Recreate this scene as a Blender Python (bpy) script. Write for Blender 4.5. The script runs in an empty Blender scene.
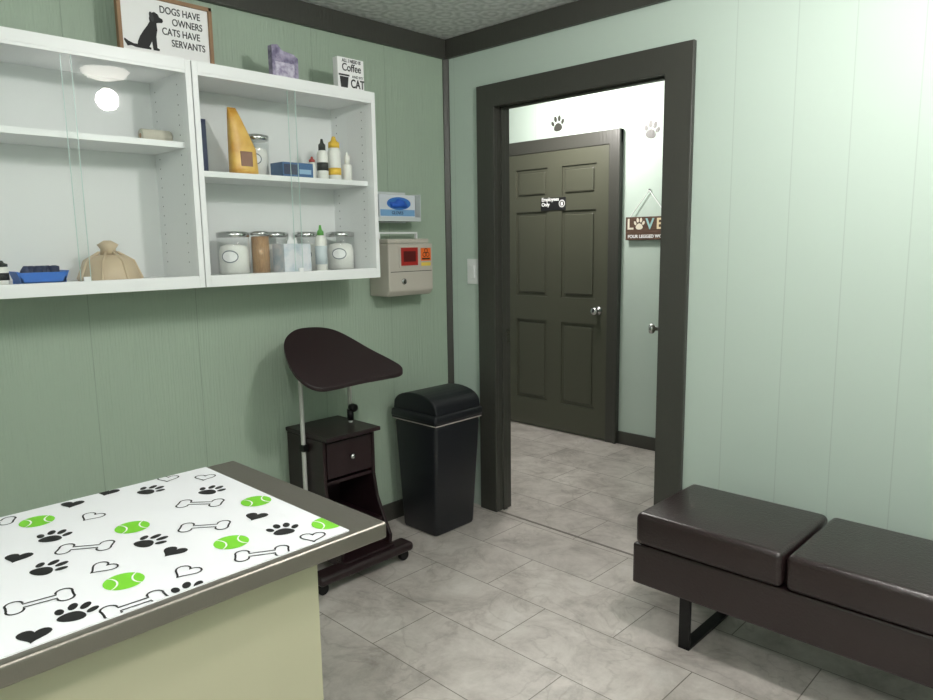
import bpy, bmesh, math, random
from mathutils import Vector, Matrix
random.seed(4)
S=bpy.context.scene
S.view_settings.view_transform='Standard'
def s2l(c):
    return tuple(((x/255)/12.92 if x/255<=.04045 else ((x/255+.055)/1.055)**2.4) for x in c)+(1,)
def mat(name,rgb,rough=.5,metal=0,bump=None,emit=0,spec=.5,coat=0,var=None):
    m=bpy.data.materials.new(name);m.use_nodes=True;n=m.node_tree.nodes;l=m.node_tree.links
    b=n['Principled BSDF'];c=s2l(rgb);b.inputs['Base Color'].default_value=c
    b.inputs['Roughness'].default_value=rough;b.inputs['Metallic'].default_value=metal
    b.inputs['Specular IOR Level'].default_value=spec;b.inputs['Coat Weight'].default_value=coat
    if emit:
        b.inputs['Emission Color'].default_value=c;b.inputs['Emission Strength'].default_value=emit
    tc=n.new('ShaderNodeTexCoord')
    mp=n.new('ShaderNodeMapping');l.new(tc.outputs['Object'],mp.inputs['Vector'])
    nz=n.new('ShaderNodeTexNoise');l.new(mp.outputs[0],nz.inputs['Vector'])
    sc,st,stretch=(bump if bump else (40,.02,(1,1,1)))
    nz.inputs['Scale'].default_value=sc;nz.inputs['Detail'].default_value=5
    mp.inputs['Scale'].default_value=stretch
    bp=n.new('ShaderNodeBump');bp.inputs['Strength'].default_value=st;bp.inputs['Distance'].default_value=.004
    l.new(nz.outputs['Fac'],bp.inputs['Height']);l.new(bp.outputs[0],b.inputs['Normal'])
    if var:
        mx=n.new('ShaderNodeMixRGB');mx.inputs[1].default_value=c;mx.inputs[2].default_value=s2l(var)
        cr=n.new('ShaderNodeValToRGB');cr.color_ramp.elements[0].position=.4;cr.color_ramp.elements[1].position=.65
        l.new(nz.outputs['Fac'],cr.inputs[0]);l.new(cr.outputs[0],mx.inputs[0]);l.new(mx.outputs[0],b.inputs['Base Color'])
    return m
def empty(name):
    e=bpy.data.objects.new(name,None);S.collection.objects.link(e);return e
def addobj(name,me,m=None,parent=None):
    o=bpy.data.objects.new(name,me);S.collection.objects.link(o)
    if m:
        me.materials.clear();me.materials.append(m)
    if parent:o.parent=parent
    return o
def box(name,x0,x1,y0,y1,z0,z1,m,parent=None,bev=0,seg=2,smooth=False):
    bm=bmesh.new();bmesh.ops.create_cube(bm,size=1)
    for v in bm.verts:
        v.co=Vector(((x0+x1)/2+v.co.x*(x1-x0),(y0+y1)/2+v.co.y*(y1-y0),(z0+z1)/2+v.co.z*(z1-z0)))
    if bev:bmesh.ops.bevel(bm,geom=bm.edges[:],offset=bev,segments=seg,profile=.5,affect='EDGES')
    me=bpy.data.meshes.new(name);bm.to_mesh(me);bm.free()
    if smooth:
        for p in me.polygons:p.use_smooth=True
    return addobj(name,me,m,parent)
def prism(name,pts,axis,a,b,m,parent=None,bev=0):
    bm=bmesh.new()
    def P(p,t):
        if axis=='x':return (t,p[0],p[1])
        if axis=='y':return (p[0],t,p[1])
        return (p[0],p[1],t)
    v1=[bm.verts.new(P(p,a)) for p in pts];v2=[bm.verts.new(P(p,b)) for p in pts]
    bm.faces.new(v1);bm.faces.new(v2[::-1])
    for i in range(len(pts)):
        j=(i+1)%len(pts);bm.faces.new([v1[j],v1[i],v2[i],v2[j]])
    bmesh.ops.recalc_face_normals(bm,faces=bm.faces[:])
    if bev:bmesh.ops.bevel(bm,geom=bm.edges[:],offset=bev,segments=2,profile=.5,affect='EDGES')
    me=bpy.data.meshes.new(name);bm.to_mesh(me);bm.free()
    return addobj(name,me,m,parent)
def lathe(name,prof,cx,cy,m,parent=None,seg=32,axis='z',org=(0,0,0)):
    bm=bmesh.new();rings=[]
    for r,h in prof:
        ring=[]
        for i in range(seg):
            t=2*math.pi*i/seg
            ring.append(bm.verts.new((r*math.cos(t),r*math.sin(t),h)))
        rings.append(ring)
    for a,b in zip(rings,rings[1:]):
        for i in range(seg):
            j=(i+1)%seg;bm.faces.new([a[i],a[j],b[j],b[i]])
    bm.faces.new(rings[0][::-1]);bm.faces.new(rings[-1])
    R=Matrix.Identity(3)
    if axis=='x':R=Matrix.Rotation(math.pi/2,3,'Y')
    if axis=='-y':R=Matrix.Rotation(math.pi/2,3,'X')
    for v in bm.verts:
        v.co=R@v.co+Vector((cx,cy,0))+Vector(org)
    bmesh.ops.remove_doubles(bm,verts=bm.verts[:],dist=1e-6)
    bmesh.ops.recalc_face_normals(bm,faces=bm.faces[:])
    me=bpy.data.meshes.new(name);bm.to_mesh(me);bm.free()
    for p in me.polygons:p.use_smooth=len(p.vertices)<=4
    o=addobj(name,me,m,parent)
    return o
def tube(name,pts,r,m,parent=None):
    c=bpy.data.curves.new(name,'CURVE');c.dimensions='3D';c.bevel_depth=r;c.bevel_resolution=4;c.use_fill_caps=True
    s=c.splines.new('POLY');s.points.add(len(pts)-1)
    for p,q in zip(s.points,pts):p.co=(*q,1)
    o=bpy.data.objects.new(name,c);S.collection.objects.link(o);c.materials.append(m)
    if parent:o.parent=parent
    return o
def text(name,s,size,loc,facing,m,parent=None,align='CENTER',ext=.0006,xs=1,bold=0):
    c=bpy.data.curves.new(name,'FONT');c.body=s;c.size=size;c.align_x=align;c.align_y='CENTER';c.extrude=ext;c.offset=bold
    o=bpy.data.objects.new(name,c);S.collection.objects.link(o);o.location=loc
    o.rotation_euler={'x':(math.pi/2,0,math.pi/2),'-y':(math.pi/2,0,0)}[facing];o.scale=(xs,1,1)
    c.materials.append(m)
    if parent:o.parent=parent
    return o
# ---------- materials
def wallmat(name,rgb,axis,grain,lines,dk):
    m=mat(name,rgb,.5,bump=(9,grain,(1,1,1)));n=m.node_tree.nodes;l=m.node_tree.links
    b=n['Principled BSDF'];mp=[x for x in n if x.type=='MAPPING'][0]
    mp.inputs['Scale'].default_value=(14,14,.6)
    tc=[x for x in n if x.type=='TEX_COORD'][0];bp=[x for x in n if x.type=='BUMP'][0];nz=[x for x in n if x.type=='TEX_NOISE'][0]
    sp=n.new('ShaderNodeSeparateXYZ');l.new(tc.outputs['Object'],sp.inputs[0])
    def M(op,a,b_=None):
        k=n.new('ShaderNodeMath');k.operation=op
        for i,v in enumerate((a,b_)):
            if v is None:continue
            if isinstance(v,(int,float)):k.inputs[i].default_value=v
            else:l.new(v,k.inputs[i])
        return k.outputs[0]
    p=sp.outputs['X' if axis=='x' else 'Y']
    tot=None
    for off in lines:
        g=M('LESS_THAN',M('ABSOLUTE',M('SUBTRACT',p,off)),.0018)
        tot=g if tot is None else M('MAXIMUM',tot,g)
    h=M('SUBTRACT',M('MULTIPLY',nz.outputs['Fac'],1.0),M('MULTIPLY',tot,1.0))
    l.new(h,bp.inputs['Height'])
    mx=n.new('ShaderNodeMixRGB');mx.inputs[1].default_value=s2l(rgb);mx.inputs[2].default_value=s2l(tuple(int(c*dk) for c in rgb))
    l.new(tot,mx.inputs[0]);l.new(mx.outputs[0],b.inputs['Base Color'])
    return m
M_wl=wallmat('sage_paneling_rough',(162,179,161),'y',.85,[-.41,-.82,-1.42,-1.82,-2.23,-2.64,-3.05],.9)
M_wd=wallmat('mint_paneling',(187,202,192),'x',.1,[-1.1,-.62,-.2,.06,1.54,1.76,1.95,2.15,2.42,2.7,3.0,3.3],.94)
M_trim=mat('charcoal_painted_wood',(63,63,58),.4,bump=(12,.35,(8,8,1)))
M_doorp=mat('olive_charcoal_door_paint',(78,79,67),.36,bump=(30,.05,(1,1,1)))
M_white=mat('white_melamine',(236,238,238),.35)
M_steel=mat('brushed_stainless',(136,131,123),.38,.85,bump=(30,.12,(1,20,1)))
M_cream=mat('cream_laminate',(182,178,152),.55)
M_leather=mat('dark_brown_leather',(38,26,27),.28,bump=(140,.35,(1,1,1)),spec=.6)
M_espresso=mat('espresso_wood',(36,22,25),.36,bump=(20,.08,(1,6,1)))
M_blackpl=mat('black_plastic',(24,26,31),.42,bump=(160,.12,(1,1,1)))
M_blackm=mat('black_metal',(22,22,23),.4,.4)
M_chrome=mat('chrome',(205,205,205),.2,1)
M_greym=mat('grey_tube',(200,200,196),.35,.2)
M_paper=mat('white_vinyl_cover',(236,237,241),.45)
M_black=mat('black_ink',(18,18,20),.6)
M_green=mat('tennis_green',(118,200,45),.6)
M_cabback=mat('white_back_panel',(226,228,228),.6)
M_red=mat('red_label',(165,42,36),.5);M_orange=mat('orange_label',(230,110,45),.5)
M_beige=mat('sharps_greige',(188,183,172),.5)
M_blue=mat('blue_item',(40,105,195),.5);M_navy=mat('navy_rubber',(35,45,80),.6)
M_tan=mat('tan_plastic',(200,180,152),.5)
M_wtxt=mat('white_lettering',(240,240,240),.5)
M_lightwhite=mat('lamp_glow',(255,250,240),.4,emit=14)
def floormat():
    m=bpy.data.materials.new('stone_tile_floor');m.use_nodes=True;n=m.node_tree.nodes;l=m.node_tree.links;b=n['Principled BSDF']
    tc=n.new('ShaderNodeTexCoord');mp=n.new('ShaderNodeMapping');l.new(tc.outputs['Object'],mp.inputs[0])
    mp.inputs['Location'].default_value=(.07,.035,0)
    br=n.new('ShaderNodeTexBrick');l.new(mp.outputs[0],br.inputs['Vector'])
    br.inputs['Scale'].default_value=1;br.inputs['Brick Width'].default_value=.61;br.inputs['Row Height'].default_value=.305
    br.inputs['Mortar Size'].default_value=.0022;br.inputs['Mortar Smooth'].default_value=.3;br.offset=.5
    br.inputs['Color1'].default_value=(.42,.42,.42,1);br.inputs['Color2'].default_value=(.58,.58,.58,1)
    nz=n.new('ShaderNodeTexNoise');l.new(tc.outputs['Object'],nz.inputs['Vector']);nz.inputs['Scale'].default_value=5;nz.inputs['Detail'].default_value=12;nz.inputs['Roughness'].default_value=.72;nz.inputs['Distortion'].default_value=.35
    cr=n.new('ShaderNodeValToRGB');l.new(nz.outputs['Fac'],cr.inputs[0])
    e=cr.color_ramp.elements;e[0].position=.34;e[0].color=s2l((158,151,145));e[1].position=.66;e[1].color=s2l((204,198,192))
    k=e.new(.5);k.color=s2l((186,179,173))
    vn=n.new('ShaderNodeTexNoise');l.new(tc.outputs['Object'],vn.inputs['Vector']);vn.inputs['Scale'].default_value=3.2;vn.inputs['Detail'].default_value=8;vn.inputs['Distortion'].default_value=.8
    a1=n.new('ShaderNodeMath');a1.operation='SUBTRACT';l.new(vn.outputs['Fac'],a1.inputs[0]);a1.inputs[1].default_value=.5
    a2=n.new('ShaderNodeMath');a2.operation='ABSOLUTE';l.new(a1.outputs[0],a2.inputs[0])
    vr=n.new('ShaderNodeValToRGB');l.new(a2.outputs[0],vr.inputs[0]);vr.color_ramp.elements[0].color=(.78,.77,.76,1);vr.color_ramp.elements[1].position=.02;vr.color_ramp.elements[1].color=(1,1,1,1)
    mv=n.new('ShaderNodeMixRGB');mv.blend_type='MULTIPLY';mv.inputs[0].default_value=.7;l.new(cr.outputs[0],mv.inputs[1]);l.new(vr.outputs[0],mv.inputs[2])
    mx=n.new('ShaderNodeMixRGB');mx.blend_type='OVERLAY';mx.inputs[0].default_value=.35;l.new(mv.outputs[0],mx.inputs[1]);l.new(br.outputs['Color'],mx.inputs[2])
    m2=n.new('ShaderNodeMixRGB');l.new(br.outputs['Fac'],m2.inputs[0]);l.new(mx.outputs[0],m2.inputs[1]);m2.inputs[2].default_value=s2l((116,109,102))
    l.new(m2.outputs[0],b.inputs['Base Color']);b.inputs['Roughness'].default_value=.36
    bp=n.new('ShaderNodeBump');bp.inputs['Strength'].default_value=.3;bp.inputs['Distance'].default_value=.003
    sb=n.new('ShaderNodeMath');sb.operation='SUBTRACT';l.new(nz.outputs['Fac'],sb.inputs[0]);l.new(br.outputs['Fac'],sb.inputs[1]);l.new(sb.outputs[0],bp.inputs['Height']);l.new(bp.outputs[0],b.inputs['Normal'])
    return m
M_floor=floormat()
def ceilmat():
    m=bpy.data.materials.new('embossed_tin_ceiling');m.use_nodes=True;n=m.node_tree.nodes;l=m.node_tree.links;b=n['Principled BSDF']
    b.inputs['Roughness'].default_value=.4
    tc=n.new('ShaderNodeTexCoord')
    def vor(sc,rnd):
        w=n.new('ShaderNodeTexVoronoi');w.voronoi_dimensions='2D';w.inputs['Scale'].default_value=sc;w.inputs['Randomness'].default_value=rnd;l.new(tc.outputs['Object'],w.inputs['Vector']);return w.outputs['Distance']
    def M(op,a,b_=None):
        k=n.new('ShaderNodeMath');k.operation=op
        for i,v in enumerate((a,b_)):
            if v is None:continue
            if isinstance(v,(int,float)):k.inputs[i].default_value=v
            else:l.new(v,k.inputs[i])
        return k.outputs[0]
    rings=M('SINE',M('MULTIPLY',vor(6.6,0),26))
    petals=M('SINE',M('MULTIPLY',vor(20,.3),9))
    h=M('ADD',M('MULTIPLY',rings,.5),M('MULTIPLY',petals,.5))
    bp=n.new('ShaderNodeBump');bp.inputs['Strength'].default_value=.5;bp.inputs['Distance'].default_value=.003
    l.new(h,bp.inputs['Height']);l.new(bp.outputs[0],b.inputs['Normal'])
    cr=n.new('ShaderNodeValToRGB');l.new(M('ADD',M('MULTIPLY',h,.5),.5),cr.inputs[0])
    cr.color_ramp.elements[0].position=.15;cr.color_ramp.elements[0].color=s2l((198,200,198));cr.color_ramp.elements[1].position=.75;cr.color_ramp.elements[1].color=s2l((232,233,232))
    l.new(cr.outputs[0],b.inputs['Base Color'])
    return m
M_ceil=ceilmat()
def glassmat(name,tint=(1,1,1,1)):
    m=bpy.data.materials.new(name);m.use_nodes=True;n=m.node_tree.nodes;l=m.node_tree.links
    n.remove(n['Principled BSDF']);o=n['Material Output']
    t=n.new('ShaderNodeBsdfTransparent');t.inputs[0].default_value=tint
    g=n.new('ShaderNodeBsdfGlossy');g.inputs['Roughness'].default_value=.02
    fr=n.new('ShaderNodeFresnel');fr.inputs[0].default_value=1.5
    ge=n.new('ShaderNodeNewGeometry');sb=n.new('ShaderNodeMath');sb.operation='SUBTRACT';sb.inputs[0].default_value=1;l.new(ge.outputs['Backfacing'],sb.inputs[1])
    mu=n.new('ShaderNodeMath');mu.operation='MULTIPLY';l.new(fr.outputs[0],mu.inputs[0]);l.new(sb.outputs[0],mu.inputs[1])
    mx=n.new('ShaderNodeMixShader');l.new(mu.outputs[0],mx.inputs[0]);l.new(t.outputs[0],mx.inputs[1]);l.new(g.outputs[0],mx.inputs[2]);l.new(mx.outputs[0],o.inputs[0])
    return m
M_glass=glassmat('clear_glass',(.98,.99,.985,1))
# ---------- room
RX,RY=3.6,-3.5;HY=1.53;CZ=2.44
box('floor',-1.8,RX+.1,RY-.1,HY+.1,-.1,0,M_floor)
box('ceiling',-.0,RX,RY,0,CZ,CZ+.1,M_ceil)
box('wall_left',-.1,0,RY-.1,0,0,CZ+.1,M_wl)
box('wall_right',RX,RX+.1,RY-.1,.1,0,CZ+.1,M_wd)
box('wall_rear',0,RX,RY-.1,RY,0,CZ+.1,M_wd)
OX0,OX1,OZ=.345,1.264,2.07
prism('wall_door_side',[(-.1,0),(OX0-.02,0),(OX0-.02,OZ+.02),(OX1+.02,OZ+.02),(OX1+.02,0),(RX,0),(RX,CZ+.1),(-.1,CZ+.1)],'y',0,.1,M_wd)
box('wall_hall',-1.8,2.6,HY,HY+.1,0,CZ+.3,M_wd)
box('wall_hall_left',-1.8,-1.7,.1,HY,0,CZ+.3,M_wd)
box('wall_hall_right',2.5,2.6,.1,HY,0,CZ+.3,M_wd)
box('ceiling_hall',-1.7,2.5,.1,HY,CZ+.06,CZ+.16,M_ceil)
box('trim_ceiling_left',0,.022,RY,-.022,2.345,CZ,M_trim,bev=.003)
box('trim_ceiling_door_wall',0,RX,-.022,0,2.345,CZ,M_trim,bev=.003)
prism('trim_corner',[(0,0),(.024,0),(.024,-.006),(.006,-.024),(0,-.024)],'z',.0,2.345,M_trim)
dt=empty('trim_doorway')
prism('casing',[(.234,0),(OX0+.004,0),(OX0+.004,OZ-.004),(OX1-.004,OZ-.004),(OX1-.004,0),(1.383,0),(1.383,2.175),(.234,2.175)],'y',-.024,0,M_trim,dt,bev=.004)
box('jamb_left',OX0-.02,OX0,0,.1,0,OZ,M_trim,dt,bev=.002)
box('jamb_right',OX1,OX1+.02,0,.1,0,OZ,M_trim,dt,bev=.002)
box('jamb_head',OX0-.02,OX1+.02,0,.1,OZ,OZ+.02,M_trim,dt,bev=.002)
box('door_stop_left',OX0,OX0+.01,.03,.06,0,OZ,M_trim,dt,bev=.002)
box('door_stop_head',OX0,OX1,.03,.06,OZ-.01,OZ,M_trim,dt,bev=.002)
box('strike_plate',OX0,OX0+.002,.066,.095,.9,.97,M_chrome,dt)
box('threshold_strip',OX0,OX1,-.005,.008,.0,.002,mat('threshold_grey',(118,112,106),.5),dt)
box('baseboard_left',0,.014,RY,-.024,0,.09,M_trim,bev=.002)
box('baseboard_door_wall',1.383,RX,-.014,0,0,.09,M_trim,bev=.002)
box('baseboard_hall',.12,2.5,HY-.014,HY,0,.09,M_trim,bev=.002)
# ---------- hall door
hd=empty('door_hall');X0,X1=-.885,.028;yf=HY-.03
box('slab',X0,X1,yf+.012,HY,.01,2.05,M_doorp,hd)
cols=[(-.785,-.49),(-.362,-.07)];rows=[(.22,.83),(1.01,1.63),(1.73,1.94)]
for a,b_ in ((X0,cols[0][0]),(cols[0][1],cols[1][0]),(cols[1][1],X1)): box('stile',a,b_,yf,yf+.012,.01,2.05,M_doorp,hd)
zs=[.01,.22,.83,1.01,1.63,1.73,1.94,2.05]
for i in range(0,8,2):
    for c in cols: box('rail',c[0],c[1],yf,yf+.012,zs[i],zs[i+1],M_doorp,hd)
for c in cols:
    for r in rows: box('panel',c[0]+.025,c[1]-.025,yf+.002,yf+.012,r[0]+.025,r[1]-.025,M_doorp,hd,bev=.008)
lathe('knob',[(.03,0),(.03,.008),(.012,.012),(.012,.035),(.026,.045),(.029,.058),(.02,.068),(.0,.07)],0,0,M_chrome,hd,axis='-y',org=(-.04,yf,.93))
ht=empty('trim_hall_door')
box('casing_right',.03,.1,HY-.035,HY,0,2.06,M_trim,ht,bev=.004)
box('casing_left',X0-.13,X0,HY-.035,HY,0,2.06,M_trim,ht,bev=.004)
box('casing_head',X0-.13,.12,HY-.035,HY,2.052,2.145,M_trim,ht,bev=.004)
box('edge_strip',.098,.12,HY-.045,HY,0,2.145,M_trim,ht,bev=.004)
ss=empty('employees_only_sign');dx=.035;dz=-.02
box('plate',-.58+dx,-.36+dx,yf-.006,yf-.001,1.655+dz,1.745+dz,M_black,ss,bev=.001)
text('lettering','Employees\nOnly',.036,(-.572+dx,yf-.0065,1.715+dz),'-y',M_wtxt,ss,align='LEFT',bold=.0008)
lathe('symbol_ring',[(.026,0),(.026,.0008)],0,0,M_wtxt,ss,axis='-y',org=(-.39+dx,yf-.006,1.7+dz))
lathe('symbol_disc',[(.021,0),(.021,.0012)],0,0,M_black,ss,axis='-y',org=(-.39+dx,yf-.006,1.7+dz))
box('symbol_palm',-.399+dx,-.381+dx,yf-.0078,yf-.007,1.686+dz,1.70+dz,M_wtxt,ss)
for k in range(4): box('symbol_finger',-.399+dx+k*.0048,-.3955+dx+k*.0048,yf-.0078,yf-.007,1.7+dz,1.712+dz,M_wtxt,ss)
# open room door
od=empty('door_room')
box('leaf',0,.9,-.036,0,.012,2.05,M_doorp,od,bev=.002)
kn=lathe('knob',[(.03,0),(.03,.008),(.012,.012),(.012,.045),(.028,.055),(.03,.07),(.02,.08),(0,.082)],0,0,M_chrome,od,axis='-y',org=(0,0,0))
for v in kn.data.vertices:v.co=Vector((v.co.x+.84,-v.co.y,v.co.z+.93))
kn.data.flip_normals()
od.location=(1.262,.13,0);od.rotation_euler=(0,0,math.atan2(.850,-.527))
# ---------- switch
sw=empty('light_switch');box('plate',.14,.216,-.006,0,1.2,1.33,M_white,sw,bev=.002);box('paddle',.162,.194,-.011,-.006,1.232,1.298,M_white,sw,bev=.002)
# ---------- printed shapes
def blob(cx,cy,rx,ry,rot=0,n=18,egg=0):
    o=[]
    for i in range(n):
        t=2*math.pi*i/n;x=rx*math.cos(t)*(1-egg*math.sin(t));y=ry*math.sin(t)
        o.append((cx+x*math.cos(rot)-y*math.sin(rot),cy+x*math.sin(rot)+y*math.cos(rot)))
    return o
def paw(s):
    return [blob(0,-.18*s,.3*s,.24*s,0,20,.25),blob(-.36*s,.08*s,.1*s,.16*s,.45),blob(-.14*s,.3*s,.105*s,.18*s,.12),blob(.14*s,.3*s,.105*s,.18*s,-.12),blob(.36*s,.08*s,.1*s,.16*s,-.45)]
def heart(s):
    o=[]
    for i in range(28):
        t=2*math.pi*i/28
        o.append((s*.031*16*math.sin(t)**3,s*.031*(13*math.cos(t)-5*math.cos(2*t)-2*math.cos(3*t)-math.cos(4*t))))
    return o[::-1]
def bone(s):
    o=[];L=.37*s;r=.13*s;c_=.115*s
    def arc(cx,cy,a0,a1):
        for i in range(11):
            a=a0+(a1-a0)*i/10;o.append((cx+r*math.cos(a),cy+r*math.sin(a)))
    p=math.pi
    arc(L,c_,1.12*p,-.12*p);arc(L,-c_,.12*p,-1.12*p);arc(-L,-c_,.12*p,-1.12*p);arc(-L,c_,1.12*p,-.12*p)
    return o
def stroke(poly,w):
    n=len(poly);q=[]
    for i in range(n):
        a=Vector(poly[i-1]);b=Vector(poly[i]);c=Vector(poly[(i+1)%n])
        d=(c-a);d=d.normalized() if d.length>1e-9 else Vector((1,0));nn=Vector((-d.y,d.x))
        q.append((b+nn*w/2,b-nn*w/2))
    return [[q[i][0],q[i][1],q[(i+1)%n][1],q[(i+1)%n][0]] for i in range(n)]
def decal(name,polys,ox,oz,y,m,parent=None,rot=0):
    bm=bmesh.new()
    for p in polys:
        vs=[]
        for q in p:
            x=q[0]*math.cos(rot)-q[1]*math.sin(rot);z=q[0]*math.sin(rot)+q[1]*math.cos(rot)
            vs.append(bm.verts.new((ox+x,y,oz+z)))
        bm.faces.new(vs)
    me=bpy.data.meshes.new(name);bm.to_mesh(me);bm.free();return addobj(name,me,m,parent)
decal('paw_print_decal',paw(.12),-.42,2.238,HY-.002,M_trim,None,.1)
decal('paw_print_decal',paw(.12),.325,2.11,HY-.002,M_trim,None,-.25)
ls=empty('hanging_love_sign')
M_dwood=mat('dark_sign_wood',(74,52,40),.6,bump=(14,.4,(1,1,8)),var=(96,72,56))
box('board',.165,.49,HY-.03,HY-.015,1.415,1.565,M_dwood,ls,bev=.002)
for x,ch,mm in ((.2,'L',mat('sign_cream',(222,214,196),.6)),(.345,'V',mat('sign_teal',(150,190,190),.6)),(.415,'E',mat('sign_tan',(222,205,170),.6))):
    text('letter_'+ch,ch,.098,(x,HY-.031,1.515),'-y',mm,ls,bold=.002)
decal('letter_paw',paw(.085),.268,1.518,HY-.0315,bpy.data.materials['sign_cream'],ls)
text('lower_words','FOUR LEGGED WORD',.029,(.33,HY-.031,1.437),'-y',M_wtxt,ls,bold=.0008)
tube('cord',[(.19,HY-.02,1.565),(.325,HY-.012,1.735),(.46,HY-.02,1.565)],.003,M_wtxt,ls)
lathe('nail',[(.006,0),(.006,.014)],0,0,M_chrome,ls,axis='-y',org=(.325,HY,1.737),seg=12)
# ---------- wall cabinet
wc=empty('glass_door_cabinet')
CF=.30;Zb,Zt=1.27,2.045
M_hole=mat('pin_hole',(120,120,120),.8)
def pane(name,x,y0,y1,z0,z1):
    me=bpy.data.meshes.new(name);me.from_pydata([(x,y0,z0),(x,y1,z0),(x,y1,z1),(x,y0,z1)],[],[(0,1,2,3)]);return addobj(name,me,M_glass,wc)
M_gedge=mat('glass_edge',(182,206,200),.3)
for (ya,yb,sh) in ((-2.30,-1.522,1.755),(-1.518,-.72,1.662)):
    t=.02
    box('side_a',0.002,CF,ya,ya+t,Zb,Zt,M_white,wc,bev=.001);box('side_b',0.002,CF,yb-t,yb,Zb,Zt,M_white,wc,bev=.001)
    box('top_board',0.002,CF,ya+t,yb-t,Zt-.035,Zt,M_white,wc);box('bottom_board',0.002,CF,ya+t,yb-t,Zb,Zb+.035,M_white,wc)
    box('back_panel',0.002,.01,ya+t,yb-t,Zb+.035,Zt-.035,M_cabback,wc)
    box('shelf',.01,CF-.04,ya+t,yb-t,sh,sh+.02,M_white,wc)
    ym=(ya+yb)/2
    pane('glass_pane_front',CF-.009,ya+t,ym+.012,Zb+.035,Zt-.035);box('glass_edge_front',CF-.0105,CF-.0085,ym+.012,ym+.0138,Zb+.041,Zt-.035,M_gedge,wc)
    pane('glass_pane_rear',CF-.022,ym-.012,yb-t,Zb+.035,Zt-.035);box('glass_edge_rear',CF-.0235,CF-.0215,ym-.0138,ym-.012,Zb+.041,Zt-.035,M_gedge,wc)
    box('track',CF-.03,CF-.002,ya+t,yb-t,Zb+.035,Zb+.041,M_white,wc)
    box('track_top',CF-.03,CF-.002,ya+t,yb-t,Zt-.045,Zt-.035,M_white,wc)
    pl_=[]
    for xx in (.05,.23):
        for k in range(19):pl_.append([(xx+.0028*math.cos(a*math.pi/4),Zb+.09+k*.034+.0028*math.sin(a*math.pi/4)) for a in range(8)])
    decal('pin_holes',pl_,0,0,yb-t-.0006,M_hole,wc)
    box('finger_pull',CF-.008,CF-.002,ym-.01,ym+.01,Zb+.04,Zb+.055,M_white,wc)
# ---------- things in cabinet
F1=1.3055;F2=1.6825;F0=1.7755
M_lab=mat('label_border_grey',(110,118,125),.5)
def jar(name,x,y,z,r,h,cont,label=True):
    e=empty(name)
    lathe('glass_body',[(r,0.001),(r,h*.86),(r*.9,h*.9)],x,y,M_glass,e,org=(0,0,z))
    lathe('contents',[(r*.92,.004),(r*.93,h*.5),(r*.8,h*.66),(r*.4,h*.7)],x,y,cont,e,org=(0,0,z))
    lathe('lid',[(r*.95,h*.86),(r*1.03,h*.87),(r*1.03,h*.97),(r*.7,h),(.01,h)],x,y,M_chrome,e,org=(0,0,z))
    if label:
        a0=-.75
        def wrap(nm,wd,hh,zc,dr,m_):
            bm=bmesh.new();n_=20;c0=bm.verts.new((x+(r+dr)*math.cos(a0),y+(r+dr)*math.sin(a0),z+zc));rg=[]
            for k in range(n_):
                t=2*math.pi*k/n_;a=a0+wd*math.cos(t)/r;rg.append(bm.verts.new((x+(r+dr)*math.cos(a),y+(r+dr)*math.sin(a),z+zc+hh*math.sin(t))))
            for k in range(n_):bm.faces.new([c0,rg[k],rg[(k+1)%n_]])
            me=bpy.data.meshes.new(nm);bm.to_mesh(me);bm.free();addobj(nm,me,m_,e)
        wrap('label_border',.032,.024,h*.42,.0012,M_lab);wrap('label',.028,.02,h*.42,.002,M_wtxt)
    return e
M_cot=mat('cotton',(238,236,232),.9,bump=(60,.6,(1,1,1)));M_swab=mat('wood_sticks',(190,150,110),.7,bump=(60,.5,(12,12,.6)),var=(150,112,80))
jar('glass_jar',.15,-1.325,F1,.06,.165,M_cot)
jar('glass_jar',.09,-1.11,F1,.058,.165,M_cot,label=False)
jar('glass_jar',.105,-.965,F1,.052,.165,M_cot)
jar('glass_jar',.14,-.81,F1,.06,.165,M_cot)
jar('glass_jar',.095,-1.172,F2,.05,.17,M_cot)
td=empty('wooden_stick_jar');lathe('glass_body',[(.038,0.001),(.038,.15)],.17,-1.22,M_glass,td,org=(0,0,F1));lathe('sticks',[(.034,.003),(.034,.145)],.17,-1.22,M_swab,td,org=(0,0,F1));lathe('lid',[(.039,.15),(.039,.162),(.02,.166)],.17,-1.22,M_chrome,td,org=(0,0,F1))
tb=empty('tissue_box');M_tis=mat('tissue_print',(222,222,228),.6,bump=(18,.0,(1,1,1)),var=(182,196,208));box('carton',.175,.26,-1.17,-1.045,F1,F1+.115,M_tis,tb,bev=.002)
prism('tissue',[(-1.13,F1+.115),(-1.08,F1+.115),(-1.085,F1+.14),(-1.10,F1+.13),(-1.115,F1+.148)],'x',.215,.219,M_wtxt,tb)
def bottle(name,x,y,z,r,h,body,cap,capr=.45,neck=.7,label=None,lz=(.15,.55)):
    e=empty(name)
    lathe('body',[(r*.9,0),(r,.004),(r,h*neck*.88),(r*.85,h*neck*.95),(r*capr,h*neck),(r*capr,h*neck+.006)],x,y,body,e,org=(0,0,z))
    lathe('cap',[(r*capr*1.15,h*neck),(r*capr*1.15,h*.86),(r*capr*.6,h*.9),(r*capr*.35,h)],x,y,cap,e,org=(0,0,z))
    if label:lathe('label',[(r*1.02,h*lz[0]),(r*1.02,h*lz[1])],x,y,label,e,org=(0,0,z))
    return e
M_yel=mat('yellow_plastic',(228,185,50),.4);M_gcap=mat('green_cap',(90,165,70),.4);M_pl=mat('pale_label',(205,215,220),.5)
M_bot=mat('white_plastic',(232,232,226),.4)
bottle('squeeze_bottle',.215,-.965,F1,.024,.19,M_bot,M_gcap,.5,.78,M_pl)
bottle('spray_bottle',.2,-.928,F2,.023,.165,M_bot,M_black,.55,.72,M_black,(.22,.42))
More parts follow.
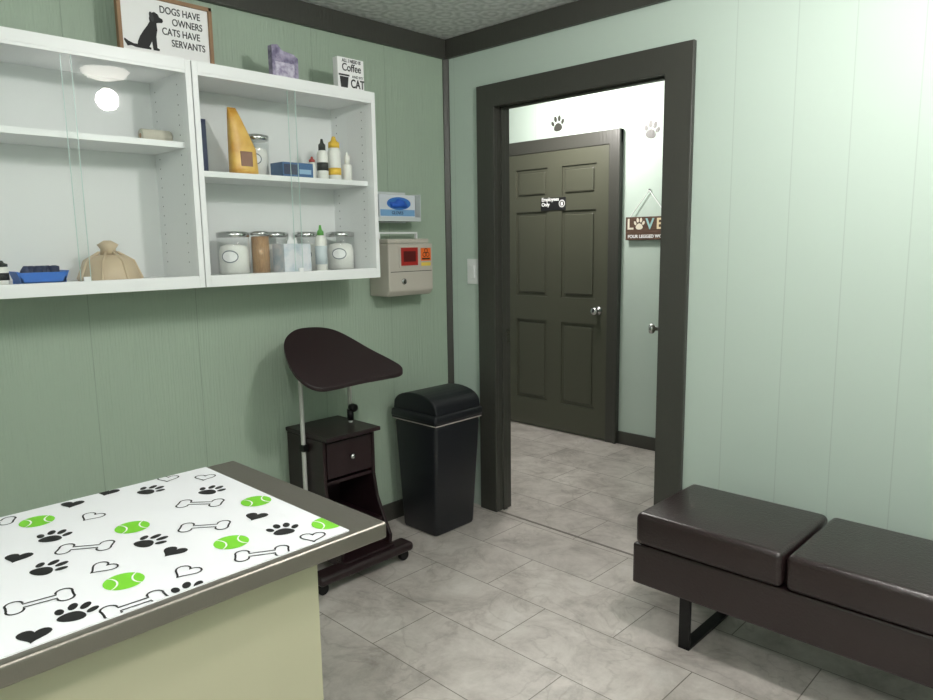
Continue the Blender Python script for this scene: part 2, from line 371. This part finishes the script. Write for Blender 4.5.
bottle('shampoo_bottle',.2,-.868,F2,.027,.18,M_bot,M_yel,.75,.74,M_yel,(.12,.28))
bottle('dropper_bottle',.21,-.81,F2,.02,.12,M_bot,M_bot,.5,.6)
bottle('vial',.2,-.98,F2,.015,.09,M_bot,M_red,.7,.75)
bb=empty('blue_bandage_box');box('carton',.16,.25,-1.15,-1.01,F2,F2+.055,mat('box_blue_grey',(50,92,140),.5),bb,bev=.001);box('face_label',.25,.2508,-1.145,-1.085,F2+.008,F2+.047,M_navy,bb);box('face_stripe',.25,.2508,-1.075,-1.02,F2+.012,F2+.03,mat('pale_blue',(140,175,205),.5),bb)
# yellow treat pouch: gusseted bag, flat crimped leaning top
yp=empty('treat_pouch');M_pouch=mat('golden_pouch',(230,188,92),.38,bump=(14,.6,(1,1,1)),var=(212,156,62))
bm=bmesh.new();R1=[]
for i in range(11):
    t=i/10;z=F2+.245*t;w=.055*(1-.12*t)if t<.4 else .0524-(.0524-.017)*((t-.4)/.6);d=.034*(1-t)**.5+.0018;cy=-1.338+w
    rg=[]
    for k in range(20):
        a=2*math.pi*k/20;ca,sa=math.cos(a),math.sin(a)
        rg.append(bm.verts.new((.19+d*(abs(sa)**.7)*(1 if sa>=0 else -1),cy+w*(abs(ca)**.6)*(1 if ca>=0 else -1),z)))
    R1.append(rg)
for a,b_ in zip(R1,R1[1:]):
    for k in range(20):bm.faces.new([a[k],a[(k+1)%20],b_[(k+1)%20],b_[k]])
bm.faces.new(R1[0][::-1]);bm.faces.new(R1[-1]);bmesh.ops.recalc_face_normals(bm,faces=bm.faces[:])
me=bpy.data.meshes.new('pouch');bm.to_mesh(me);bm.free()
for p in me.polygons:p.use_smooth=True
addobj('pouch',me,M_pouch,yp)
box('picture_label',.215,.2245,-1.31,-1.262,F2+.03,F2+.085,mat('pouch_label',(140,100,80),.5),yp,bev=.002)
bk=empty('paperback_book');box('cover',.1,.2,-1.45,-1.43,F2,F2+.19,M_navy,bk,bev=.002);box('pages',.102,.198,-1.447,-1.433,F2+.003,F2+.188,M_wtxt,bk)
gr=empty('gauze_roll');g1=lathe('roll',[(.022,0),(.024,.004),(.024,.1),(.022,.104)],0,0,mat('gauze',(205,200,185),.9,bump=(80,.5,(1,1,1))),gr)
g2=lathe('core',[(.008,-.001),(.008,.106)],0,0,M_swab,gr)
for g in (g1,g2):
    for v in g.data.vertices:v.co=Vector((.15+v.co.x,-1.648+v.co.z,F0+.0245+v.co.y))
tn=empty('tan_dog_muzzle')
lathe('cone',[(.1,0),(.102,.006),(.078,.065),(.055,.082),(.03,.086)],.14,-1.785,M_tan,tn,org=(0,0,F1))
lathe('tip',[(.026,.085),(.024,.105),(.034,.12),(.012,.134)],.14,-1.785,M_tan,tn,org=(0,0,F1))
for k in range(8):
    a=k*math.pi/4+.2;tube('rib',[(.14+.104*math.cos(a),-1.785+.104*math.sin(a),F1+.004),(.14+.08*math.cos(a),-1.785+.08*math.sin(a),F1+.065),(.14+.03*math.cos(a),-1.785+.03*math.sin(a),F1+.095)],.004,M_tan,tn)
bt=empty('blue_tray')
prism('tub',[(-2.07,F1),(-1.95,F1),(-1.935,F1+.04),(-1.94,F1+.04),(-1.955,F1+.006),(-2.065,F1+.006),(-2.08,F1+.04),(-2.085,F1+.04)],'x',.12,.21,M_blue,bt)
box('front',.205,.21,-2.075,-1.945,F1,F1+.036,M_blue,bt);box('back',.12,.125,-2.075,-1.945,F1,F1+.036,M_blue,bt)
for k in range(6): 
    cx,cy=.15+.03*random.random(),-2.045+k*.016
    lathe('rubber_stopper',[(.01,0),(.016,.01),(.016,.035+.012*(k%2)),(.006,.05)],cx,cy,M_navy,bt,seg=12,org=(0,0,F1+.006))
bottle('small_bottle',.17,-2.115,F1,.02,.075,M_bot,M_black,.8,.75,M_black,(.2,.5))
# ---------- signs on top of cabinet
M_swood=mat('oak_frame',(150,118,88),.6,bump=(20,.3,(1,8,1)))
M_char=mat('charcoal_lettering',(50,50,52),.6)
sg=empty('framed_dog_sign')
y0,y1,z0,z1=-1.68,-1.337,2.047,2.29
box('panel',.1,.108,y0+.01,y1-.01,z0+.01,z1-.01,M_wtxt,sg)
for a in ((y0,y0+.013,z0,z1),(y1-.013,y1,z0,z1),(y0,y1,z0,z0+.013),(y0,y1,z1-.013,z1)):box('frame',.095,.118,*a,M_swood,sg,bev=.001)
for i,t_ in enumerate(('DOGS HAVE','OWNERS','CATS HAVE','SERVANTS')):
    text('words',t_,.034,(.109,[-1.455,-1.43,-1.455,-1.43][i],2.248-i*.036),'x',M_char,sg,xs=.8,bold=.0003)
# sitting dog, profile facing right: rump+tail left, straight forelegs, muzzle, ear
dog=[(-.045,0),(-.03,.004),(-.012,0),(.05,0),(.052,.006),(.044,.01),(.056,.03),(.06,0),(.085,0),(.087,.007),(.077,.01),(.076,.05),(.082,.075),(.08,.098),(.088,.101),(.104,.103),(.109,.11),(.106,.117),(.094,.121),(.088,.131),(.074,.137),(.061,.132),(.053,.122),(.05,.11),(.052,.1),(.042,.085),(.025,.065),(.008,.042),(-.002,.022),(-.004,.012),(-.02,.012),(-.04,.018),(-.055,.026),(-.058,.02)]
dog=[(p[0]*.85,p[1]*.95) for p in dog]
def decx(name,polys,y,z,x,m,parent):
    bm=bmesh.new()
    for p in polys:bm.faces.new([bm.verts.new((x,y+q[0],z+q[1])) for q in p])
    me=bpy.data.meshes.new(name);bm.to_mesh(me);bm.free();return addobj(name,me,m,parent)
decx('dog_silhouette',[dog],-1.612,2.105,.1092,M_black,sg)
decx('dog_ear',[blob(0,0,.0075,.017,.25)],-1.612+.052,2.105+.112,.1096,M_char,sg)
cs=empty('coffee_cat_block_sign');o_=.028;box('block',.2,.235,-.885+o_,-.728+o_-.022,2.046,2.182,M_wtxt,cs,bev=.002)
text('words','ALL I NEED IS',.019,(.2358,-.815+o_,2.169),'x',M_char,cs,bold=.0003,xs=.85)
text('words','Coffee',.043,(.2358,-.815+o_,2.142),'x',M_char,cs,bold=.0005,xs=.85)
text('words','AND MY',.015,(.2358,-.785+o_,2.109),'x',M_char,cs)
text('words','CAT',.048,(.2358,-.786+o_,2.08),'x',M_char,cs,bold=.001,xs=.75)
decx('mug_icon',[[(0,0),(.034,0),(.04,.045),(-.005,.045)],[(-.01,.048),(.045,.048),(.045,.055),(-.01,.055)]],-.872+o_,2.06,.2357,M_char,cs)
ps=empty('purple_keepsake_sign');M_lav=mat('lavender_print',(176,168,192),.5,bump=(25,.0,(1,1,1)),var=(96,88,120))
prism('block',[(-1.147,2.046),(-1.03,2.046),(-1.03,2.145),(-1.05,2.158),(-1.1,2.165),(-1.12,2.185),(-1.147,2.18)],'x',.18,.21,M_lav,ps,bev=.002)
M_lp=mat('lavender_pale',(205,200,215),.5,bump=(60,0,(1,1,1)),var=(150,140,170))
box('panel',.21,.212,-1.135,-1.05,2.06,2.12,M_lp,ps)
# ---------- sharps container & glove box
sc=empty('sharps_container')
prism('cabinet_body',[(0.001,1.165),(.13,1.165),(.15,1.19),(.15,1.415),(0.001,1.415)],'y',-.545,-.262,M_beige,sc,bev=.006)
box('lid',.001,.135,-.535,-.272,1.416,1.437,M_beige,sc,bev=.004)
for yy in (-.53,-.29):box('handle_post',.05,.062,yy,yy+.01,1.437,1.465,M_white,sc)
box('handle_bar',.05,.062,-.53,-.28,1.462,1.47,M_white,sc,bev=.001)
box('window_frame',.15,.154,-.482,-.355,1.3,1.405,M_beige,sc,bev=.001);box('red_window',.154,.1555,-.472,-.365,1.31,1.395,M_red,sc)
box('dark_slot',.1555,.1562,-.457,-.38,1.328,1.378,mat('dark_red',(90,30,28),.4),sc)
box('biohazard_label',.15,.1512,-.342,-.276,1.33,1.392,M_orange,sc)
bm_=[blob(0,.012,.01,.01),blob(-.011,-.007,.01,.01),blob(.011,-.007,.01,.01)]
decx('biohazard_mark',[q for b_ in bm_ for q in stroke(b_,.003)],-.308,1.367,.1516,M_black,sc)
box('text_strip',.1512,.1518,-.335,-.283,1.336,1.343,M_black,sc)
box('caution_strip',.15,.1512,-.34,-.278,1.305,1.322,mat('yellow_strip',(225,200,90),.5),sc)
lathe('lock',[(.014,0),(.014,.006),(.006,.007)],0,0,M_chrome,sc,axis='x',org=(.15,-.455,1.235),seg=20)
box('body_seam',.15,.1505,-.535,-.272,1.28,1.283,M_char,sc)
gb=empty('glove_dispenser')
M_acr=mat('acrylic_holder',(205,212,212),.2)
box('carton',.015,.1,-.55,-.325,1.535,1.645,mat('glove_carton',(214,220,226),.5),gb,bev=.002)
box('carton_print',.1,.1006,-.545,-.33,1.545,1.575,mat('glove_print_blue',(120,165,205),.5),gb)
decx('opening',[blob(0,0,.075,.03,0,24)],-.43,1.604,.1008,mat('opening_blue',(60,120,195),.5),gb)
M_glv=mat('blue_nitrile_glove',(38,92,190),.5,bump=(30,.6,(1,1,1)))
bm=bmesh.new();bmesh.ops.create_icosphere(bm,subdivisions=3,radius=1)
for v in bm.verts:
    k=1+.25*math.sin(5*v.co.y+2*v.co.z)+.12*math.sin(9*v.co.z+4*v.co.x);v.co=Vector((.103+v.co.x*.014*k,-.425+v.co.y*.05*k,1.602+v.co.z*.019*k))
me=bpy.data.meshes.new('glove_tuft');bm.to_mesh(me);bm.free()
for p in me.polygons:p.use_smooth=True
addobj('glove_tuft',me,M_glv,gb)
text('words','GLOVES',.02,(.1012,-.44,1.559),'x',M_navy,gb)
box('holder_back',.001,.006,-.575,-.305,1.515,1.665,M_acr,gb,bev=.001);box('holder_base',.006,.115,-.575,-.305,1.52,1.527,M_acr,gb,bev=.001);box('holder_front',.11,.114,-.575,-.305,1.527,1.54,M_acr,gb)
box('holder_side',.006,.115,-.578,-.575,1.52,1.65,M_acr,gb);box('holder_side',.006,.115,-.305,-.302,1.52,1.65,M_acr,gb)
# ---------- laptop cart
lc=empty('laptop_cart')
T=[(.44,-.73),(.41,-.70),(.36,-.735),(.30,-.79),(.24,-.83),(.19,-.87),(.165,-.91),(.152,-.96),(.148,-1.04),(.16,-1.09),(.19,-1.145),(.24,-1.185),(.33,-1.215),(.40,-1.205),(.44,-1.165),(.445,-1.10),(.438,-.95),(.44,-.82)]
sl=math.tan(math.radians(35))
def sm(P,k=2):
    for _ in range(k):
        Q=[]
        for i in range(len(P)):
            a,b_=P[i],P[(i+1)%len(P)];Q+=[(a[0]*.75+b_[0]*.25,a[1]*.75+b_[1]*.25),(a[0]*.25+b_[0]*.75,a[1]*.25+b_[1]*.75)]
        P=Q
    return P
T=sm(T,2)
tray=prism('tray',T,'z',-.018,0,M_espresso,lc,bev=.003)
for v in tray.data.vertices:v.co.z+=.85+sl*(.46-v.co.x)
tube('pole_left',[(.18,-1.075,.3),(.18,-1.075,1.0)],.0095,M_greym,lc);tube('pole_right',[(.18,-.822,.62),(.18,-.822,1.0)],.0095,M_greym,lc)
tube('cross_bar',[(.18,-1.075,1.0),(.18,-.822,1.0)],.01,M_blackm,lc)
lathe('clamp_knob',[(.016,0),(.018,.01),(.018,.03),(.012,.035)],0,0,M_blackm,lc,axis='x',org=(.185,-.822,.69));lathe('collar',[(.015,.63),(.015,.68)],.18,-.822,M_blackm,lc)
box('pole_bracket',.165,.195,-1.085,-1.061,.32,.35,M_greym,lc);box('pole_bracket',.165,.195,-1.085,-1.061,.54,.57,M_blackm,lc)
box('top_slab',.02,.335,-1.062,-.775,.6,.618,M_espresso,lc,bev=.004)
for (ya,yb,nm) in ((-1.06,-1.045,'side_left'),(-.80,-.785,'side_right')):
    prism(nm,[(.03,.1),(.40,.1),(.405,.14),(.37,.2),(.32,.3),(.3,.4),(.3,.598),(.03,.598)],'y',ya,yb,M_espresso,lc,bev=.002)
box('back_board',.03,.042,-1.045,-.80,.1,.598,M_espresso,lc)
box('drawer_front',.285,.302,-1.04,-.805,.43,.585,M_espresso,lc,bev=.003);box('drawer_box',.05,.284,-1.035,-.81,.44,.58,M_espresso,lc)
lathe('drawer_knob',[(.006,0),(.006,.012),(.013,.016),(.013,.022),(.004,.025)],0,0,M_chrome,lc,axis='x',org=(.302,-.92,.51),seg=20)
box('shelf',.045,.29,-1.045,-.80,.40,.414,M_espresso,lc);box('shelf_low',.045,.36,-1.045,-.80,.2,.214,M_espresso,lc)
box('base_board',.02,.42,-1.06,-.785,.07,.1,M_espresso,lc,bev=.003)
box('foot_front',.365,.455,-1.2,-.70,.05,.092,M_espresso,lc,bev=.018,seg=4)
box('foot_rear',.02,.09,-1.15,-.70,.05,.085,M_espresso,lc,bev=.01,seg=3)
for (x,y) in ((.41,-1.165),(.41,-.73),(.05,-1.12),(.05,-.73)):
    lathe('caster_wheel',[(.022,-.012),(.025,-.008),(.025,.008),(.022,.012)],0,0,M_blackm,lc,axis='x',org=(x,y,.025),seg=20)
    tube('caster_stem',[(x,y,.03),(x,y,.055)],.006,M_blackm,lc)
# ---------- bench
be=empty('padded_bench')
for i in range(3):
    a=1.5+i*.515
    box('cushion_%d'%(i+1),a,a+.507,-.587,-.155,.352,.468,M_leather,be,bev=.022,seg=5,smooth=True)
box('seat_base',1.487,3.05,-.575,-.165,.2,.35,M_leather,be,bev=.008)
for x in (1.655,2.86):
    box('leg',x,x+.04,-.54,-.53,.005,.2,M_blackm,be);box('leg',x,x+.04,-.21,-.2,.005,.2,M_blackm,be);box('foot_bar',x,x+.04,-.54,-.2,0,.01,M_blackm,be)
# ---------- exam table
et=empty('examination_table')
box('steel_top',1.165,1.745,-3.15,-1.903,.868,.9,M_steel,et,bev=.005,seg=3)
box('body',1.22,1.70,-3.1,-2.03,.05,.868,M_cream,et,bev=.002);box('plinth',1.25,1.66,-3.05,-2.07,0,.05,M_blackm,et)
box('vinyl_cover',1.172,1.728,-3.14,-1.978,.9,.9022,M_paper,et)
up=Vector((-.69,.72));rt=Vector((.72,.69))
PB=bmesh.new()
def put(polys,cx,cy,rot,mi,z=.9028):
    for p in polys:
        vs=[]
        for q in p:
            x=q[0]*math.cos(rot)-q[1]*math.sin(rot);y=q[0]*math.sin(rot)+q[1]*math.cos(rot)
            w=rt*x+up*y;vs.append(PB.verts.new((cx+w.x,cy+w.y,z)))
        f=PB.faces.new(vs);f.material_index=mi
        f.normal_update()
        if f.normal.z<0:f.normal_flip()
balls=[(1.25,-2.353),(1.417,-2.241),(1.629,-2.336),(1.618,-2.15),(1.468,-2.016),(1.672,-1.985)]
hf=[(1.405,-2.424,.2),(1.201,-2.276,.3),(1.182,-2.2,.1),(1.579,-2.235,-.3),(1.541,-2.058,-.1),(1.70,-2.48,.4)]
ho=[(1.302,-2.272,-.2),(1.19,-2.075,.3),(1.669,-2.254,-.3),(1.553,-2.34,-.4),(1.244,-2.015,.2),(1.705,-2.04,.3)]
pw=[(1.336,-2.047,-.2),(1.352,-2.355,.2),(1.489,-2.402,-.3),(1.237,-2.134,-.3),(1.506,-2.245,-.5),(1.636,-2.058,.4),(1.676,-2.421,.2),(1.735,-2.279,.2)]
bo=[(1.447,-2.332,.05),(1.393,-2.098,-.1),(1.514,-2.148,.0),(1.602,-2.445,.5),(1.699,-2.137,.15),(1.715,-2.353,.6),(1.19,-2.42,.2)]
for dy in (0,-.56):
    def ok(y):return dy==0 or y+dy<-2.54
    for x,y in balls:
        if not ok(y):continue
        put([blob(0,0,.030,.030,0,28)],x,y+dy,0,1)
        for sg_ in (1,-1):
            arc=[(sg_*(.037-.026*math.cos(t)),.027*math.sin(t)) for t in [(-1.05+2.1*k/10) for k in range(11)]]
            put([[arc[k],arc[k+1],(arc[k+1][0]+.003,arc[k+1][1]),(arc[k][0]+.003,arc[k][1])] for k in range(10)],x,y+dy,.6,2,.9032)
    for x,y,r in hf:
        if ok(y):put([heart(.044)],x,y+dy,r,0)
    for x,y,r in ho:
        if ok(y):put(stroke(heart(.044),.0032),x,y+dy,r,0)
    for x,y,r in pw:
        if ok(y):put(paw(.062),x,y+dy,r,0)
    for x,y,r in bo:
        if ok(y):put(stroke(bone(.088),.0034),x,y+dy,r+.15,0)
for co_,no in (((1.727,0,0),(1,0,0)),((1.173,0,0),(-1,0,0)),((0,-1.979,0),(0,1,0)),((0,-3.13,0),(0,-1,0))):
    bmesh.ops.bisect_plane(PB,geom=PB.verts[:]+PB.edges[:]+PB.faces[:],plane_co=co_,plane_no=no,clear_outer=True)
me=bpy.data.meshes.new('printed_pattern');PB.to_mesh(me);PB.free()
pp=addobj('printed_pattern',me,None,et)
for m_ in (M_black,M_green,M_wtxt):me.materials.append(m_)
# ---------- bin
bi=empty('trash_can')
def frust(name,b,t,z0,z1,m,parent,bev=.02):
    bm=bmesh.new();vs=[]
    for (x0,x1,y0,y1),z in ((b,z0),(t,z1)):
        vs.append([bm.verts.new((x,y,z)) for x,y in ((x0,y0),(x1,y0),(x1,y1),(x0,y1))])
    bm.faces.new(vs[0][::-1]);bm.faces.new(vs[1])
    for i in range(4):
        j=(i+1)%4;bm.faces.new([vs[0][i],vs[0][j],vs[1][j],vs[1][i]])
    bmesh.ops.bevel(bm,geom=bm.edges[:],offset=bev,segments=4,profile=.5,affect='EDGES')
    me=bpy.data.meshes.new(name);bm.to_mesh(me);bm.free()
    for p in me.polygons:p.use_smooth=True
    return addobj(name,me,m,parent)
frust('body',(.11,.35,-.468,-.198),(.08,.382,-.485,-.175),0,.56,M_blackpl,bi)
frust('rim',(.066,.394,-.496,-.164),(.069,.391,-.493,-.167),.572,.612,M_blackpl,bi,.012)
frust('liner_edge',(.076,.386,-.488,-.172),(.076,.386,-.488,-.172),.5585,.566,mat('bin_liner',(190,180,175),.5),bi,.003)
frust('collar',(.072,.388,-.492,-.17),(.072,.388,-.492,-.17),.564,.58,M_blackpl,bi,.005)
arch=[(.075,.61)]+[(.23-.152*math.cos(t),.622+.082*math.sin(t)**.75) for t in [math.pi*i/14 for i in range(15)]]+[(.385,.61)]
prism('swing_lid',arch,'y',-.482,-.178,M_blackpl,bi,bev=.006)
# ---------- ceiling lamp, plus an added out-of-view one for fill
def lamp(x,y):
    cl=empty('ceiling_lamp');lathe('shade',[(.13,2.44),(.125,2.41),(.1,2.385),(.05,2.37),(.0,2.367)],x,y,M_lightwhite,cl)
    lathe('collar',[(.145,2.44),(.145,2.425),(.135,2.42)],x,y,M_white,cl)
lamp(2.27,-1.055);lamp(2.75,-2.75)  # second one, above the camera, is added to brighten cabinet and table
def light(name,loc,P,rad,col=(1,1,1)):
    L=bpy.data.lights.new(name,'POINT');L.energy=P;L.shadow_soft_size=rad;L.color=col
    o=bpy.data.objects.new(name,L);S.collection.objects.link(o);o.location=loc;return o
light('lamp_light',(2.27,-1.055,2.26),45,.06,(1,.97,.95))
light('lamp_light',(2.75,-2.75,2.26),48,.1,(1,.97,.95))  # added fill light of the unseen second lamp
light('hall_light',(-.1,.95,2.3),46,.08,(1,.96,.92))
W=bpy.data.worlds.new('World');S.world=W;W.use_nodes=True;W.node_tree.nodes['Background'].inputs[0].default_value=(.8,.85,.9,1);W.node_tree.nodes['Background'].inputs[1].default_value=.05
# ---------- camera
pitch=math.radians(8.6);roll=math.radians(0.83);yaw=math.radians(44.0)
F=Vector((-math.sin(yaw)*math.cos(pitch),math.cos(yaw)*math.cos(pitch),-math.sin(pitch)))
R0=F.cross(Vector((0,0,1))).normalized();U0=R0.cross(F);c,s=math.cos(roll),math.sin(roll)
R=c*R0-s*U0;U=s*R0+c*U0
cam=bpy.data.cameras.new('Camera');cam.sensor_width=36;cam.lens=712/933*36;cam.clip_start=.02
co=bpy.data.objects.new('Camera',cam);S.collection.objects.link(co)
mw=Matrix((R,U,-F)).transposed().to_4x4();mw.translation=Vector((2.74,-2.712,1.416));co.matrix_world=mw
S.camera=co
